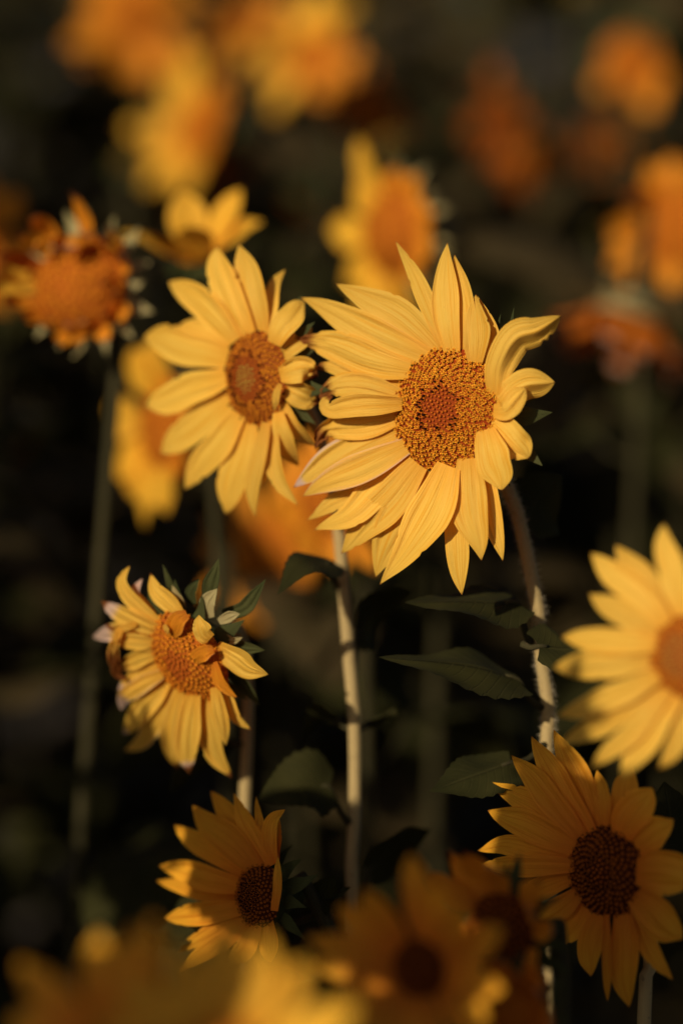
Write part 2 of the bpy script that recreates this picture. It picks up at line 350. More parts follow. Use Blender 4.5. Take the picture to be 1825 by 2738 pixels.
def disc_with_florets(c, n, R, dome, N, parent, org, kinds, singles=0, size=1.0, base_tone=(0.24, 0.036, 0.006), seed=3, core=None):
    """Receptacle dome and its florets in a sunflower spiral. kinds(k/N, rng) picks the floret shape."""
    e1, e2 = frame_of(n); rnd = random.Random(seed)
    nr, na = 9, 28; V = [c + n * dome]; F = []
    for i in range(1, nr + 1):
        q = i / nr
        for j in range(na):
            a = 2 * math.pi * j / na; V.append(c + R * q * (math.cos(a) * e1 + math.sin(a) * e2) + n * dome * (1 - q ** 2.4))
    for j in range(na):
        F.append((0, 1 + j, 1 + (j + 1) % na))
        for i in range(nr - 1): F.append((1 + i * na + j, 1 + (i + 1) * na + j, 1 + (i + 1) * na + (j + 1) % na, 1 + i * na + (j + 1) % na))
    tn = np.tile(base_tone, (len(V), 1)); tn[:1 + 3 * na] = core or base_tone
    d = add_mesh('disc', V, F, FLORET, parent, org, tone=tn)
    s0 = R * math.sqrt(math.pi / N) * 0.60 * size
    cache = {}; VV = []; FF = []; TT = []; off = 0
    for k in range(N):
        q = math.sqrt((k + .5) / N); a = k * 2.399963 + rnd.uniform(-.03, .03)
        p = c + R * q * (math.cos(a) * e1 + math.sin(a) * e2) + n * dome * (1 - q ** 2.4)
        slope = 2.4 * dome / R * q ** 1.4
        rad = math.cos(a) * e1 + math.sin(a) * e2
        ax = unit(n + rad * (slope * 0.9 + (0.35 * q ** 4)) + NPR.uniform(-.2, .2, 3))
        tpl = kinds(k / N, rnd); s = s0 * rnd.uniform(0.8, 1.18) * (0.9 if k / N < .10 else 1.0)
        b1, b2 = frame_of(ax, (0.2, 0.9, 0.3)); rot = rnd.uniform(0, 6.28)
        x = math.cos(rot) * b1 + math.sin(rot) * b2; y = np.cross(ax, x)
        if k >= N - singles:
            key = id(tpl)
            if key not in cache:
                o = add_mesh('floret', tpl[0], tpl[1], FLORET, d, tone=tpl[2], smooth=False); cache[key] = o.data
            else:
                o = bpy.data.objects.new('floret', cache[key]); COL.objects.link(o); o.parent = d
            from mathutils import Matrix
            M = Matrix(((x[0] * s, y[0] * s, ax[0] * s, p[0] - org[0]), (x[1] * s, y[1] * s, ax[1] * s, p[1] - org[1]), (x[2] * s, y[2] * s, ax[2] * s, p[2] - org[2]), (0, 0, 0, 1)))
            o.matrix_local = M
        else:
            P = tpl[0] * s; VV.append(p + P[:, :1] * x + P[:, 1:2] * y + P[:, 2:] * ax); TT.append(tpl[2])
            FF += [tuple(i + off for i in f) for f in tpl[1]]; off += len(P)
    if VV:
        o = add_mesh('inner_florets' if singles else 'florets', np.vstack(VV), FF, FLORET, d, org, tone=np.vstack(TT), smooth=False); o['kind'] = 'stuff'
    return d
# ------------------------------------------------------------------ green parts
def blade(path3, side, width, fold, rnd, nu=23, nv=9, droop=0.25, teeth=0.08, peak=0.30, base=0.5, p=1.5):
    """Leaf or bract blade along a 3-D midrib; returns verts, faces, uv."""
    m = spline(path3, nu); t = np.gradient(m, axis=0); t /= np.linalg.norm(t, axis=1)[:, None]
    side = np.asarray(side, float); s = side - (t @ side)[:, None] * t; s /= np.linalg.norm(s, axis=1)[:, None]
    nn = np.cross(t, s)
    u = np.linspace(0, 1, nu)[:, None] * np.ones((1, nv)); v = np.linspace(-1, 1, nv)[None] * np.ones((nu, 1))
    w = width / 2 * width_profile(u, base, peak, p)
    w = w * (1 + teeth * (np.arange(nu) % 2)[:, None] * (np.abs(v) > .9))
    a1 = rnd.uniform(0, 6.28)
    h = fold * w * np.abs(v) - droop * w * np.abs(v) ** 2.2 + 0.10 * w * np.sin(u * 9 + a1 + 2 * np.sign(v)) * np.abs(v)
    back = -0.10 * width * np.abs(v) * (1 - u) * (peak > 0.2)         # lobes run a little behind the leaf base
    P = m[:, None] + (v * w)[..., None] * s[:, None] + h[..., None] * nn[:, None] + back[..., None] * t[:, None]
    return P.reshape(-1, 3), grid_faces(nu, nv), np.stack([u.ravel(), np.abs(v).ravel()], 1)
def leaf(parent, org, attach, petiole_end, tip, side, width, m=None, sag=0.03, fold=0.35, mid=None, pr=0.0022, seed=0, droop=0.35, joined=False):
    """Leaf (part) with its petiole (sub-part)."""
    rnd = random.Random(seed); a, b, t = map(lambda q: np.asarray(q, float), (attach, petiole_end, tip))
    mm = np.asarray(mid, float) if mid is not None else (b + t) / 2 + np.array([0, 0, sag])
    V, F, U = blade([b, mm, t], side, width, fold, rnd, droop=droop)
    lf = None if joined else add_mesh('leaf', V, F, m or LEAF, parent, org, U)
    LV, LF, LU = V, F, U
    pm = (a + b) / 2 + np.array([0, 0, -0.12 * np.linalg.norm(a - b)])
    path = spline([a, pm, b, b + (mm - b) * 0.25], 10)
    V, F, U = tube(path, np.linspace(pr * 1.25, pr * 0.6, 10), 6)
    if joined:
        k = len(LV); return add_mesh('leaf', np.vstack([LV, V]), LF + [tuple(i + k for i in f) for f in F], m or LEAF, parent, org, np.vstack([LU, U]))
    add_mesh('petiole', V, F, STEM_GREEN, lf, org, U)
    return lf
LIT = []                                   # heads the sun reaches in the photograph; leaves of other plants do not stand in their light
def clear_of_light(A, T):
    for q, rad in LIT:
        for X in (np.asarray(A) * .5 + np.asarray(T) * .5, np.asarray(T), np.asarray(A) * .25 + np.asarray(T) * .75):
            d = X - q; s = d @ TO_SUN
            if s > 0.03 and np.linalg.norm(d - s * TO_SUN) < rad: return False
    return True
def calyx(c, n, R, parent, org, nb=18, blen=1.0, back=0.030, single=False, seed=0, m=None, flare=0.35, neck=0.006):
    """Green back of the head with its pointed bracts."""
    e1, e2 = frame_of(n); rnd = random.Random(seed); m = m or BRACT
    prof = [(R * 0.98, -0.0015), (R * 1.0, -0.004), (R * 0.90, -back * 0.45), (R * 0.55, -back * 0.8), (neck * 1.3, -back), (neck, -back * 1.25)]
    na = 20; V = []; U = []
    for r, z in prof:
        for j in range(na):
            a = 2 * math.pi * j / na; V.append(c + r * (math.cos(a) * e1 + math.sin(a) * e2) + n * z); U.append((j / na, 0.5))
    V = [np.array(q) for q in V]; F = grid_faces(len(prof), na, True)
    if not single: VV = [np.array(V)]; FF = list(F); UU = [np.array(U)]; off = len(V)
    else: cal = add_mesh('calyx', V, F, m, parent, org, U)
    for k in range(nb):
        a = 2 * math.pi * (k + rnd.uniform(-.25, .25)) / nb; rad = math.cos(a) * e1 + math.sin(a) * e2; tan = -math.sin(a) * e1 + math.cos(a) * e2
        L = R * blen * rnd.uniform(0.75, 1.2); fl = flare + rnd.uniform(-.3, .3)
        b0 = c + rad * R * 0.93 - n * (0.006 + (k % 2) * 0.003); d1 = unit(rad - n * 0.25); d2 = unit(rad * (1 - .5 * abs(fl)) - n * fl + tan * rnd.uniform(-.25, .25))
        bv, bf, bu = blade([b0, b0 + d1 * L * 0.5, b0 + d1 * L * 0.5 + d2 * L * 0.5], tan, L * rnd.uniform(.42, .55), 0.2, rnd, nu=9, nv=5, teeth=0.0, peak=0.28, base=0.75, p=1.1)
        if single: add_mesh('bract', bv, bf, m, parent, org, bu)
        else:
            VV.append(bv); FF += [tuple(i + off for i in f) for f in bf]; UU.append(bu); off += len(bv)
    if not single: cal = add_mesh('calyx', np.vstack(VV), FF, m, parent, org, np.vstack(UU))
    return cal
def stem(points, r_top, r_bot, parent, org, m=None, hairs=0, seed=0, nr=12, n=44):
    p = spline(points, n); x = np.linspace(0, 1, n)
    rad = r_top + (r_bot - r_top) * np.clip(x * 1.6, 0, 1); rad = rad * (1 + 0.04 * np.sin(np.arange(n) * 1.7 + seed))
    rad[:4] *= np.array([1.35, 1.2, 1.08, 1.0])
    V, F, U = tube(p, rad, nr); s = add_mesh('stem', V, F, m or STEM, parent, org, U)
    if hairs:
        t = np.gradient(p, axis=0); t /= np.linalg.norm(t, axis=1)[:, None]; HV = []; HF = []
        for i in range(hairs):
            q = NPR.uniform(0, hairs_upto(p)); k = int(q); f = q - k
            b = p[k] * (1 - f) + p[k + 1] * f; a = np.cross(t[k], NPR.normal(size=3)); a /= np.linalg.norm(a)
            L = NPR.uniform(.0016, .0042); sd = np.cross(a, t[k]) * 0.00013
            b = b + a * rad[k] * .97; tip = b + a * L + t[k] * NPR.uniform(-.0012, .0012)
            o = len(HV); HV += [b - sd, b + sd, tip, b + t[k] * 0.0002]; HF += [(o, o + 1, o + 2), (o + 1, o + 3, o + 2), (o + 3, o, o + 2)]
        h = add_mesh('stem_hairs', HV, HF, HAIR, s, org, smooth=False); h['kind'] = 'stuff'
    return s
def hairs_upto(p):
    k = np.argmax(p[:, 2] < 0.93); return float(k if k > 4 else len(p) - 2)
def stem_leaves(root, org, path, n, z_hi, z_lo, rnd, m=None, keep=None, len_=(0.10, 0.17), joined=False, dry=.15):
    """Leaves spiralling up the hidden or blurred part of a stem."""
    p = spline(path, 60); a = rnd.uniform(0, 6.28)
    for i in range(n):
        z = z_hi + (z_lo - z_hi) * (i + rnd.uniform(-.2, .2)) / max(1, n - 1)
        k = int(np.argmin(np.abs(p[:, 2] - z))); A = p[k]; a += 2.4
        d = np.array([math.cos(a), math.sin(a), 0.0]); L = rnd.uniform(*len_)
        B = A + d * L * 0.42 + np.array([0, 0, L * rnd.uniform(.10, .30)]); T = B + d * L * rnd.uniform(.8, 1.0) - np.array([0, 0, L * rnd.uniform(.25, .75)])
        if keep and not keep(A, T): continue
        side = np.array([-d[1], d[0], rnd.uniform(-.3, .3)])
        leaf(root, org, A, B, T, side, L * rnd.uniform(.62, .85), (m or LEAF) if rnd.random() > dry else LEAF_DRY, sag=L * .16, fold=rnd.uniform(.1, .5), seed=rnd.randrange(9999), joined=joined)
# ------------------------------------------------------------------ the field
me = bpy.data.meshes.new('soil_ground'); S = 300.0
gx = np.r_[-S, np.linspace(-6, 6, 61), S]; gy = np.r_[-S, np.linspace(-4, 14, 91), S]
X, Y = np.meshgrid(gx, gy, indexing='ij'); Z = 0.03 * np.sin(X * 9) * (np.abs(X) < 6) + NPR.uniform(-.015, .015, X.shape) - 0.05
me.from_pydata(np.stack([X, Y, Z], -1).reshape(-1, 3).tolist(), [], grid_faces(len(gx), len(gy))); me.materials.append(ms)
ground = bpy.data.objects.new('ground', me); COL.objects.link(ground); ground['kind'] = 'structure'
def crop(x0, y0, s): return lambda pts: [(x0 + x * s, y0 + y * s) for x, y in pts]
def head(px, py, D, n, R, org_shift=(0, 0), matr=None):
    n = unit(n); c = ray(px, py) * D; cw = c2w(c)
    return dict(c=c, n=n, cw=cw, nw=v2w(n), R=R, mat=matr or PETAL)
def set_root(hd, foot, label, cat, group):
    hd['org'] = np.array([foot[0], foot[1], 0.0]); hd['root'] = empty('sunflower', hd['org'], label, cat, group)
def hero_stem(hd, pts, r0, r1, m=None, hairs=0, back=0.034, seed=0):
    P = [hd['cw'] - hd['nw'] * back * .55, hd['cw'] - hd['nw'] * back] + [at(*p) for p in pts]
    last = P[-1]; P += [np.array([last[0] * .5 + hd['org'][0] * .5, last[1] * .5 + hd['org'][1] * .5, last[2] * .55]), hd['org'] - np.array([0, 0, .06])]
    hd['path'] = P; stem(P, r0, r1, hd['root'], hd['org'], m, hairs, seed)
def petals(hd, C, s, rows, default=None):
    for r in rows:
        o = dict(default or {}); o.update(r[2] if len(r) > 2 else {})
        mm = o.pop('mat', None)
        petal_measured(hd, C(r[0]), r[1] * s, hd['root'], o, mat_=mm)
def mleaf(hd, a, b, mid, t, side, w, **k):
    leaf(hd['root'], hd['org'], at(*a), at(*b), at(*t), side, w, mid=at(*mid), **k)
HERO_GROUP = 'sunflowers in bloom with traceable petals'
# ---------------------------------------------------------------- 1. the large sharp flower
A = head(760 + 886 * .4847, 620 + 980 * .4847, 1.60, (-.55, .06, .83), .0405)
A['cw0'] = A['cw']
foot = at(1475, 2738, 1.66); set_root(A, (foot[0] + .02, foot[1] + .06), 'large sharp yellow sunflower with a ring of dark anthers and ragged brown petal tips', 'sunflower', 'sunflowers of the field')
C1 = crop(760, 620, .4847)
petals(A, C1, .4847 * 1.08, [
 ([(870,650),(800,430),(705,210),(612,50)], 92, dict(z=-.006, twist=.5, p=1.7, tip=-.02, base=.3)),
 ([(925,680),(885,380),(898,60)], 142, dict(z=-.002, cup=.2, p=1.7)),
 ([(990,690),(975,420),(938,125)], 138, dict(z=-.004, p=1.7, cup=.2)),
 ([(1090,740),(1125,600),(1062,350)], 120, dict(z=-.005, fold=-.5, p=1.5)),
 ([(1050,720),(1058,540),(1054,345)], 138, dict(z=.001, cup=.25, p=1.6)),
 ([(1168,900),(1185,740),(1275,590),(1390,545),(1525,462)], 176, dict(z=.000, fold=1.25, base=.5, lift=.12, tip=-.12, p=2.6, peak=.5)),
 ([(1160,960),(1245,890),(1350,840),(1490,828)], 160, dict(z=-.002, fold=1.1, lift=.12, tip=-.2, p=3.2, wave=.2)),
 ([(1150,985),(1215,985),(1285,900),(1330,860)], 120, dict(z=.003, lift=.2, tip=-.1, p=3.0, fold=.5)),
 ([(1135,1030),(1225,1110),(1345,1250)], 165, dict(z=-.001, p=3.4, wave=.24, tip=-.15, lift=.1, peak=.55)),
 ([(1110,1090),(1150,1260),(1200,1425)], 178, dict(z=.002, p=3.0, cup=.2, lift=.08, wave=.18)),
 ([(1095,1260),(1140,1560),(1203,1815)], 116, dict(z=-.007, p=1.8)),
 ([(1010,1250),(1020,1500),(1085,1812)], 190, dict(z=.001, p=1.7, rib=.06, cup=.12)),
 ([(955,1290),(945,1680),(978,2003)], 122, dict(z=-.006, p=2.2, peak=.6)),
 ([(780,1310),(680,1500),(580,1700),(503,1905)], 225, dict(z=-.004, p=1.6, rib=.06)),
 ([(905,1290),(810,1530),(690,1720),(526,1945)], 225, dict(z=.002, p=1.35, rib=.06, cup=.16, wave=.14, peak=.4)),
 ([(740,1280),(590,1470),(440,1620),(312,1775)], 198, dict(z=-.001, p=1.7, rib=.06, wave=.16)),
 ([(690,1240),(530,1400),(350,1565),(165,1645)], 162, dict(tip=.14, z=-.005, p=1.6, rib=.06)),
 ([(610,1300),(390,1440),(250,1510),(125,1590)], 120, dict(tip=.14, z=-.009, p=1.6)),
 ([(670,1180),(450,1290),(250,1375),(100,1458)], 160, dict(tip=.14, z=.000, p=1.8, rib=.06, paleedge=.5, lift=.07)),
 ([(630,1090),(430,1170),(230,1275),(50,1410)], 168, dict(tip=.14, z=-.003, p=1.8, rib=.07, paleedge=.55, pale=.86)),
 ([(625,1025),(430,1075),(255,1085),(195,1130),(168,1195)], 138, dict(tip=.14, z=-.001, p=2.6, brown=.66, rib=.07, wave=.22, peak=.5)),
 ([(650,950),(480,955),(330,965),(245,975),(225,935),(268,905)], 118, dict(tip=.14, z=.003, p=2.2, lift=.16, cup=.35, brown=.9, wave=.16, peak=.5)),
 ([(640,900),(450,845),(290,850),(222,880),(205,940)], 125, dict(tip=.14, z=-.002, p=2.4, brown=.70, wave=.3, peak=.55)),
 ([(640,850),(400,785),(225,745),(150,775)], 88, dict(tip=.14, z=-.006, p=2.4, brown=.78, wave=.3)),
 ([(690,760),(450,700),(230,615),(55,583)], 185, dict(tip=.14, z=-.001, p=1.9, brown=.76, rib=.05, fold=-.25)),
 ([(790,690),(520,575),(300,455),(90,362)], 172, dict(tip=.14, z=-.003, p=1.7, rib=.05, paleedge=.2)),
 ([(850,660),(650,480),(450,370),(283,285)], 176, dict(tip=.14, z=-.006, p=1.6, rib=.04, fold=.2)),
 ([(640,1160),(600,1180),(540,1200)], 60, dict(z=-.001, p=2)),
])
def kinds_main(q, r):
    if q < .07: return BUDS[0]
    if q < .11: return BUDS[0] if r.random() < .6 else ANTH[r.randrange(3)]
    if q < .19: return ANTH[r.randrange(3)] if r.random() < .42 else OPEN_ORANGE[r.randrange(3)]
    if q < .32: return OPEN_ORANGE[r.randrange(3)] if r.random() < .5 else OPEN[r.randrange(5)]
    return OPEN[r.randrange(5)]
disc_with_florets(A['cw'] + A['nw'] * -.003, A['nw'], .0415, .0105, 640, A['root'], A['org'], kinds_main, singles=300, size=1.17, core=(.22, .038, .007))
calyx(A['cw'], A['nw'], .038, A['root'], A['org'], nb=17, blen=.92, single=True, seed=5, back=.03)
petals(A, C1, .4847, [
 ([(1130,640),(1165,560),(1193,450)], 26, dict(z=-.012, mat=BRACT, p=1.1)),
 ([(1200,620),(1245,520),(1266,410)], 24, dict(z=-.012, mat=BRACT, p=1.1)),
])
hero_stem(A, [(1365,1319,1.672),(1388,1403,1.672),(1407,1480,1.67),(1434,1594,1.668),(1441,1728,1.667),(1460,1824,1.667),(1466,1901,1.667),(1457,2000,1.667),(1466,2300,1.67)], .0048, .0050, hairs=3400, seed=1)
mleaf(A, (1418,1720,1.665), (1384,1612,1.655), (1246,1606,1.64), (1082,1611,1.63), (0, .97, .12), .062, fold=.35, droop=.25, seed=1)
mleaf(A, (1447,1893,1.665), (1384,1816,1.65), (1246,1776,1.635), (1013,1757,1.62), (0, .97, .12), .066, fold=.38, droop=.25, seed=2)
mleaf(A, (1395,1722,1.63), (1440,1728,1.62), (1530,1732,1.63), (1612,1668,1.64), (0.3, .9, .35), .05, fold=.3, seed=3)
mleaf(A, (1440,1660,1.68), (1404,1392,1.68), (1440,1330,1.69), (1500,1270,1.70), (.75, .35, -.6), .05, fold=.2, seed=4)
mleaf(A, (1457,1990,1.662), (1366,2038,1.64), (1262,2074,1.63), (1147,2117,1.62), (0, .9, .25), .058, fold=.3, droop=.2, seed=5)
# ---------------------------------------------------------------- 2. the flower to its left
L = head(360 + 922 * .3444, 620 + 1135 * .3444, 1.682, (-.745, -.06, .66), .0325)
foot = at(943, 2738, 1.72); set_root(L, (foot[0] + .0, foot[1] + .07), 'wide open yellow sunflower with pale green disc centre, beside the large sharp one', 'sunflower', 'sunflowers of the field')
C2 = crop(360, 620, .3444)
petals(L, C2, .3444, [
 ([(880,800),(730,500),(655,300),(640,112)], 230, dict(z=-.001, p=3.2, rib=.06)),
 ([(965,800),(890,480),(850,270),(812,95)], 260, dict(z=-.004, p=2.0, rib=.08)),
 ([(740,880),(530,770),(345,725)], 170, dict(z=-.006, p=3)),
 ([(780,850),(580,610),(420,480),(262,385)], 225, dict(z=.000, p=3.2, rib=.08)),
 ([(720,980),(450,910),(250,850),(70,815)], 275, dict(z=-.002, p=3.2, peak=.5)),
 ([(710,1120),(450,1220),(280,1290),(82,1350)], 255, dict(z=.001, p=3.2, peak=.5)),
 ([(740,1280),(560,1430),(400,1570),(203,1720)], 240, dict(z=-.003, p=3.2, peak=.5)),
 ([(810,1410),(670,1620),(540,1770),(388,1998)], 225, dict(z=.000, p=2.2, peak=.5)),
 ([(890,1480),(820,1750),(760,1950),(705,2190)], 245, dict(z=-.002, p=2.6, peak=.5)),
 ([(1020,1480),(960,1750),(910,1980),(936,2215)], 130, dict(z=.001, p=2.0, peak=.5)),
 ([(1060,1470),(1020,1700),(985,1965)], 130, dict(z=-.008, p=2.2)),
 ([(1070,1450),(1070,1750),(1120,1950),(1268,2122)], 135, dict(z=-.003, p=2.0, cup=.35)),
 ([(1110,1400),(1150,1580),(1190,1700),(1272,1818)], 150, dict(tip=-.6, z=.002, p=2.6)),
 ([(1145,1330),(1215,1490),(1290,1580),(1400,1662)], 120, dict(tip=-.6, z=-.002, p=2.2)),
 ([(1135,1210),(1250,1250),(1350,1290),(1435,1330)], 200, dict(tip=-.6, z=-.003, p=3.4, brown=.80, cup=.35)),
 ([(1125,1110),(1250,1080),(1340,1075),(1425,1115)], 210, dict(tip=-.6, z=.002, p=3.0, brown=.75, wave=.2)),
 ([(1105,980),(1220,880),(1300,810),(1378,742)], 165, dict(tip=-.6, z=-.004, p=2.6)),
 ([(1080,870),(1150,730),(1240,620),(1315,535)], 200, dict(tip=-.6, z=.001, p=3.2)),
 ([(1030,800),(1060,560),(1090,390),(1168,290)], 115, dict(tip=-.6, z=-.004, p=2.2)),
 ([(1130,1180),(1095,1280),(1085,1395)], 60, dict(z=.006, p=1.8, twist=.8)),
])
def kinds_left(q, r):
    if q < .09: return BUDS_GREEN[0]
    if q < .22: return BUDS[0]
    if q < .36: return ANTH[r.randrange(3)] if r.random() < .6 else OPEN_ORANGE[r.randrange(3)]
    if q < .8: return OPEN_ORANGE[r.randrange(3)]
    return ANTH[r.randrange(3)] if r.random() < .25 else OPEN_ORANGE[r.randrange(3)]
disc_with_florets(L['cw'] - L['nw'] * .003, L['nw'], .0330, .010, 420, L['root'], L['org'], kinds_left, base_tone=(.20, .045, .008), size=1.0)
calyx(L['cw'], L['nw'], .030, L['root'], L['org'], nb=15, blen=1.1, single=True, seed=8)
hero_stem(L, [(862,1180,1.752),(896,1330,1.745),(908,1440,1.735),(919,1589,1.73),(932,1748,1.728),(945,1881,1.727),(948,2014,1.725),(948,2173,1.723),(940,2306,1.72),(943,2519,1.72)], .0045, .0050, seed=2)
mleaf(L, (900,1570,1.73), (890,1506,1.71), (815,1512,1.67), (741,1590,1.64), (.3, -.9, -.2), .034, fold=.3, seed=6)
mleaf(L, (945,1800,1.735), (955,1690,1.745), (1010,1612,1.76), (1105,1580,1.77), (.2, .75, -.6), .056, fold=.2, seed=7)
mleaf(L, (935,2200,1.72), (880,2104,1.71), (800,2098,1.70), (690,2140,1.69), (0, -.75, -.65), .050, fold=.2, droop=.1, seed=8)
mleaf(L, (960,2460,1.72), (991,2322,1.725), (1054,2268,1.73), (1150,2218,1.74), (.1, .6, -.8), .056, fold=.2, seed=9)
mleaf(L, (940,1950,1.727), (900,1925,1.73), (850,1930,1.735), (812,1975,1.74), (0, .8, -.5), .045, fold=.2, seed=10)
mleaf(L, (950,1950,1.727), (985,1930,1.74), (1020,1915,1.75), (1055,1893,1.76), (0, .9, -.3), .04, fold=.2, seed=11)
# ---------------------------------------------------------------- 3. the wilting flower
Wl = head(230 + 790 * .338, 1480 + 840 * .338, 1.66, (-.60, -.42, .66), .0325)
foot = at(655, 2738, 1.75); set_root(Wl, (foot[0], foot[1] + .05), 'wilting nodding sunflower with shrivelled petals curled over its orange disc', 'sunflower', 'sunflowers of the field')
C3 = crop(230, 1480, .338)
WD = dict(rib=.08, wave=.18)
petals(Wl, C3, .338, [
 ([(620,580),(440,445),(325,330),(285,210),(348,95)], 118, dict(z=-.004, p=2.2, twist=.3)),
 ([(600,560),(470,430),(390,310),(445,195)], 92, dict(z=-.010, p=2.6, pale=.55)),
 ([(770,520),(630,370),(540,270),(508,152)], 150, dict(z=-.006, p=1.7, brown=.92)),
 ([(600,620),(400,545),(235,450),(120,375)], 140, dict(z=-.002, p=3, brown=.84, pale=.62)),
 ([(520,650),(330,620),(180,630),(52,660)], 150, dict(z=-.006, p=2.8, pale=.55)),
 ([(400,560),(240,600),(150,560)], 60, dict(z=.002, brown=.5, p=2.6)),
 ([(270,600),(225,720),(220,850),(250,960),(330,1000)], 90, dict(z=.004, brown=.05, p=3, twist=.8)),
 ([(540,700),(400,700),(300,690),(215,640)], 130, dict(z=.000, p=2.6)),
 ([(560,800),(420,830),(320,880),(225,930)], 140, dict(z=-.001, p=2.6, brown=.6)),
 ([(580,880),(430,960),(330,1030),(250,1080)], 140, dict(z=-.003, p=2.8, pale=.8)),
 ([(600,950),(440,1040),(320,1120),(275,1240)], 140, dict(z=.002, p=2.8, pale=.68, paleedge=.5)),
 ([(640,1000),(510,1160),(390,1320),(292,1430)], 180, dict(z=-.002, p=2.8, pale=.9)),
 ([(690,1050),(580,1280),(460,1470),(305,1560)], 160, dict(z=-.005, p=2.6, paleedge=.4)),
 ([(750,1080),(690,1350),(680,1540),(720,1705)], 190, dict(z=.000, p=2.6, brown=.9)),
 ([(850,1110),(800,1400),(800,1590),(815,1738)], 205, dict(z=.003, p=2.8, brown=.86, pale=.8)),
 ([(930,1110),(970,1400),(1030,1600),(1152,1778)], 175, dict(z=-.002, p=2.0, brown=.9)),
 ([(1010,1060),(1060,1250),(1085,1400),(1105,1520)], 120, dict(z=.003, p=2.2, fold=-.6)),
 ([(1050,900),(1110,1130),(1190,1300),(1312,1398)], 105, dict(z=-.006, p=2.0, brown=.93)),
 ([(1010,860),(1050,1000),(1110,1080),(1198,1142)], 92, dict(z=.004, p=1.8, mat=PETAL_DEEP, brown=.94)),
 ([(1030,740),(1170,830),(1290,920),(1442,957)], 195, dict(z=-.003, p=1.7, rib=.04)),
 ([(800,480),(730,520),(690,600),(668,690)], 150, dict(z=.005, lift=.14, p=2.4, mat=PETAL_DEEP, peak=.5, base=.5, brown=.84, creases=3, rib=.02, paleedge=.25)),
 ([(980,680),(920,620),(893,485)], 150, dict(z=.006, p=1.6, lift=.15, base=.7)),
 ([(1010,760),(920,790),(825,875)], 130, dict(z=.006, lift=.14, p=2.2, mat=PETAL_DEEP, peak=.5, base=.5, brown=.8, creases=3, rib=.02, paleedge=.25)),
 ([(620,560),(640,610),(650,640)], 40, dict(z=.010, p=2)),
 # bracts standing up behind
 ([(760,470),(680,280),(605,82)], 70, dict(z=-.016, mat=BRACT, p=1.2)),
 ([(780,440),(720,350),(680,250)], 75, dict(z=-.012, mat=BRACT_PALE, p=1.4)),
 ([(960,420),(990,230),(1050,38)], 120, dict(z=-.020, mat=BRACT, p=1.4)),
 ([(980,510),(955,390),(1038,278)], 130, dict(z=-.012, mat=BRACT_PALE, p=1.5)),
 ([(1050,540),(1130,500),(1218,478)], 90, dict(z=-.014, mat=BRACT_PALE, p=1.6)),
 ([(1060,640),(1150,690),(1238,663)], 66, dict(z=-.012, mat=BRACT_PALE, p=1.6)),
 ([(1100,690),(1250,750),(1415,765)], 110, dict(z=-.018, mat=BRACT, p=1.3)),
 ([(1080,480),(1260,420),(1420,200)], 120, dict(z=-.028, mat=BRACT, p=1.3)),
 ([(850,400),(830,300),(900,205)], 90, dict(z=-.020, mat=BRACT, p=1.4)),
 ([(1100,900),(1230,1030),(1375,1210)], 110, dict(z=-.020, mat=BRACT, p=1.4)),
], WD)
disc_with_florets(Wl['cw'] - Wl['nw'] * .004, Wl['nw'], .0345, .012, 300, Wl['root'], Wl['org'], lambda q, r: OPEN_ORANGE[r.randrange(3)] if q > .1 else BUDS[0], base_tone=(.34, .085, .010), size=1.0)
calyx(Wl['cw'], Wl['nw'], .031, Wl['root'], Wl['org'], nb=10, blen=.8, single=True, seed=12, back=.034)
hero_stem(Wl, [(640,1690,1.745),(662,1790,1.752),(663,1934,1.752),(657,2080,1.75),(652,2200,1.75),(655,2500,1.75)], .0045, .0048, seed=3, back=.045)
mleaf(Wl, (655,1990,1.75), (600,1975,1.755), (530,2030,1.76), (455,2122,1.765), (.5, .7, -.45), .05, fold=.2, seed=12)
# ---------------------------------------------------------------- 4. shaded flower low down, seen almost from the side
S4 = head(380 + 772 * .3954, 2080 + 797 * .3954, 1.62, (-.74, .13, .66), .0215, matr=PETAL_AMBER_SHADE)
foot = at(930, 2738, 1.65); set_root(S4, (foot[0] + .03, foot[1] - .06), 'shaded amber sunflower with dark disc and leafy bent neck, below the wilting one', 'sunflower', 'sunflowers of the field')
C4 = crop(380, 2080, .3954)
petals(S4, C4, .3954, [
 ([(830,620),(700,410),(570,240),(462,85)], 165, dict(z=-.003, p=2.4)),
 ([(860,600),(770,420),(690,280),(618,100)], 140, dict(z=-.001, p=1.6)),
 ([(780,620),(600,430),(440,310),(340,185)], 205, dict(z=.000, p=2.2)),
 ([(720,660),(510,510),(350,420),(216,318)], 165, dict(z=-.004, p=2.6)),
 ([(670,740),(450,680),(270,630),(113,593)], 180, dict(z=.000, p=2.2)),
 ([(660,800),(400,775),(220,725),(94,692)], 115, dict(z=-.004, p=2.6)),
 ([(670,880),(430,910),(270,935),(148,952)], 165, dict(z=.001, p=2.6)),
 ([(690,940),(510,1020),(370,1100),(243,1188)], 120, dict(z=-.003, p=2.2)),
 ([(710,970),(520,1120),(370,1220),(256,1320)], 130, dict(z=-.001, p=2.2)),
 ([(770,990),(690,1150),(580,1280)], 150, dict(z=.000, p=2.4)),
 ([(850,960),(850,1110),(870,1252)], 130, dict(z=-.002, p=3)),
 ([(855,580),(805,380),(770,122)], 66, dict(z=-.003, p=2)),
 ([(890,580),(855,390),(880,280),(968,212)], 105, dict(z=-.001, p=2.4, tip=.1)),
 ([(905,560),(900,420),(925,270)], 80, dict(z=-.006, p=2)),
 ([(895,900),(915,700),(918,528)], 62, dict(z=.004, p=2.2, base=.8)),
])
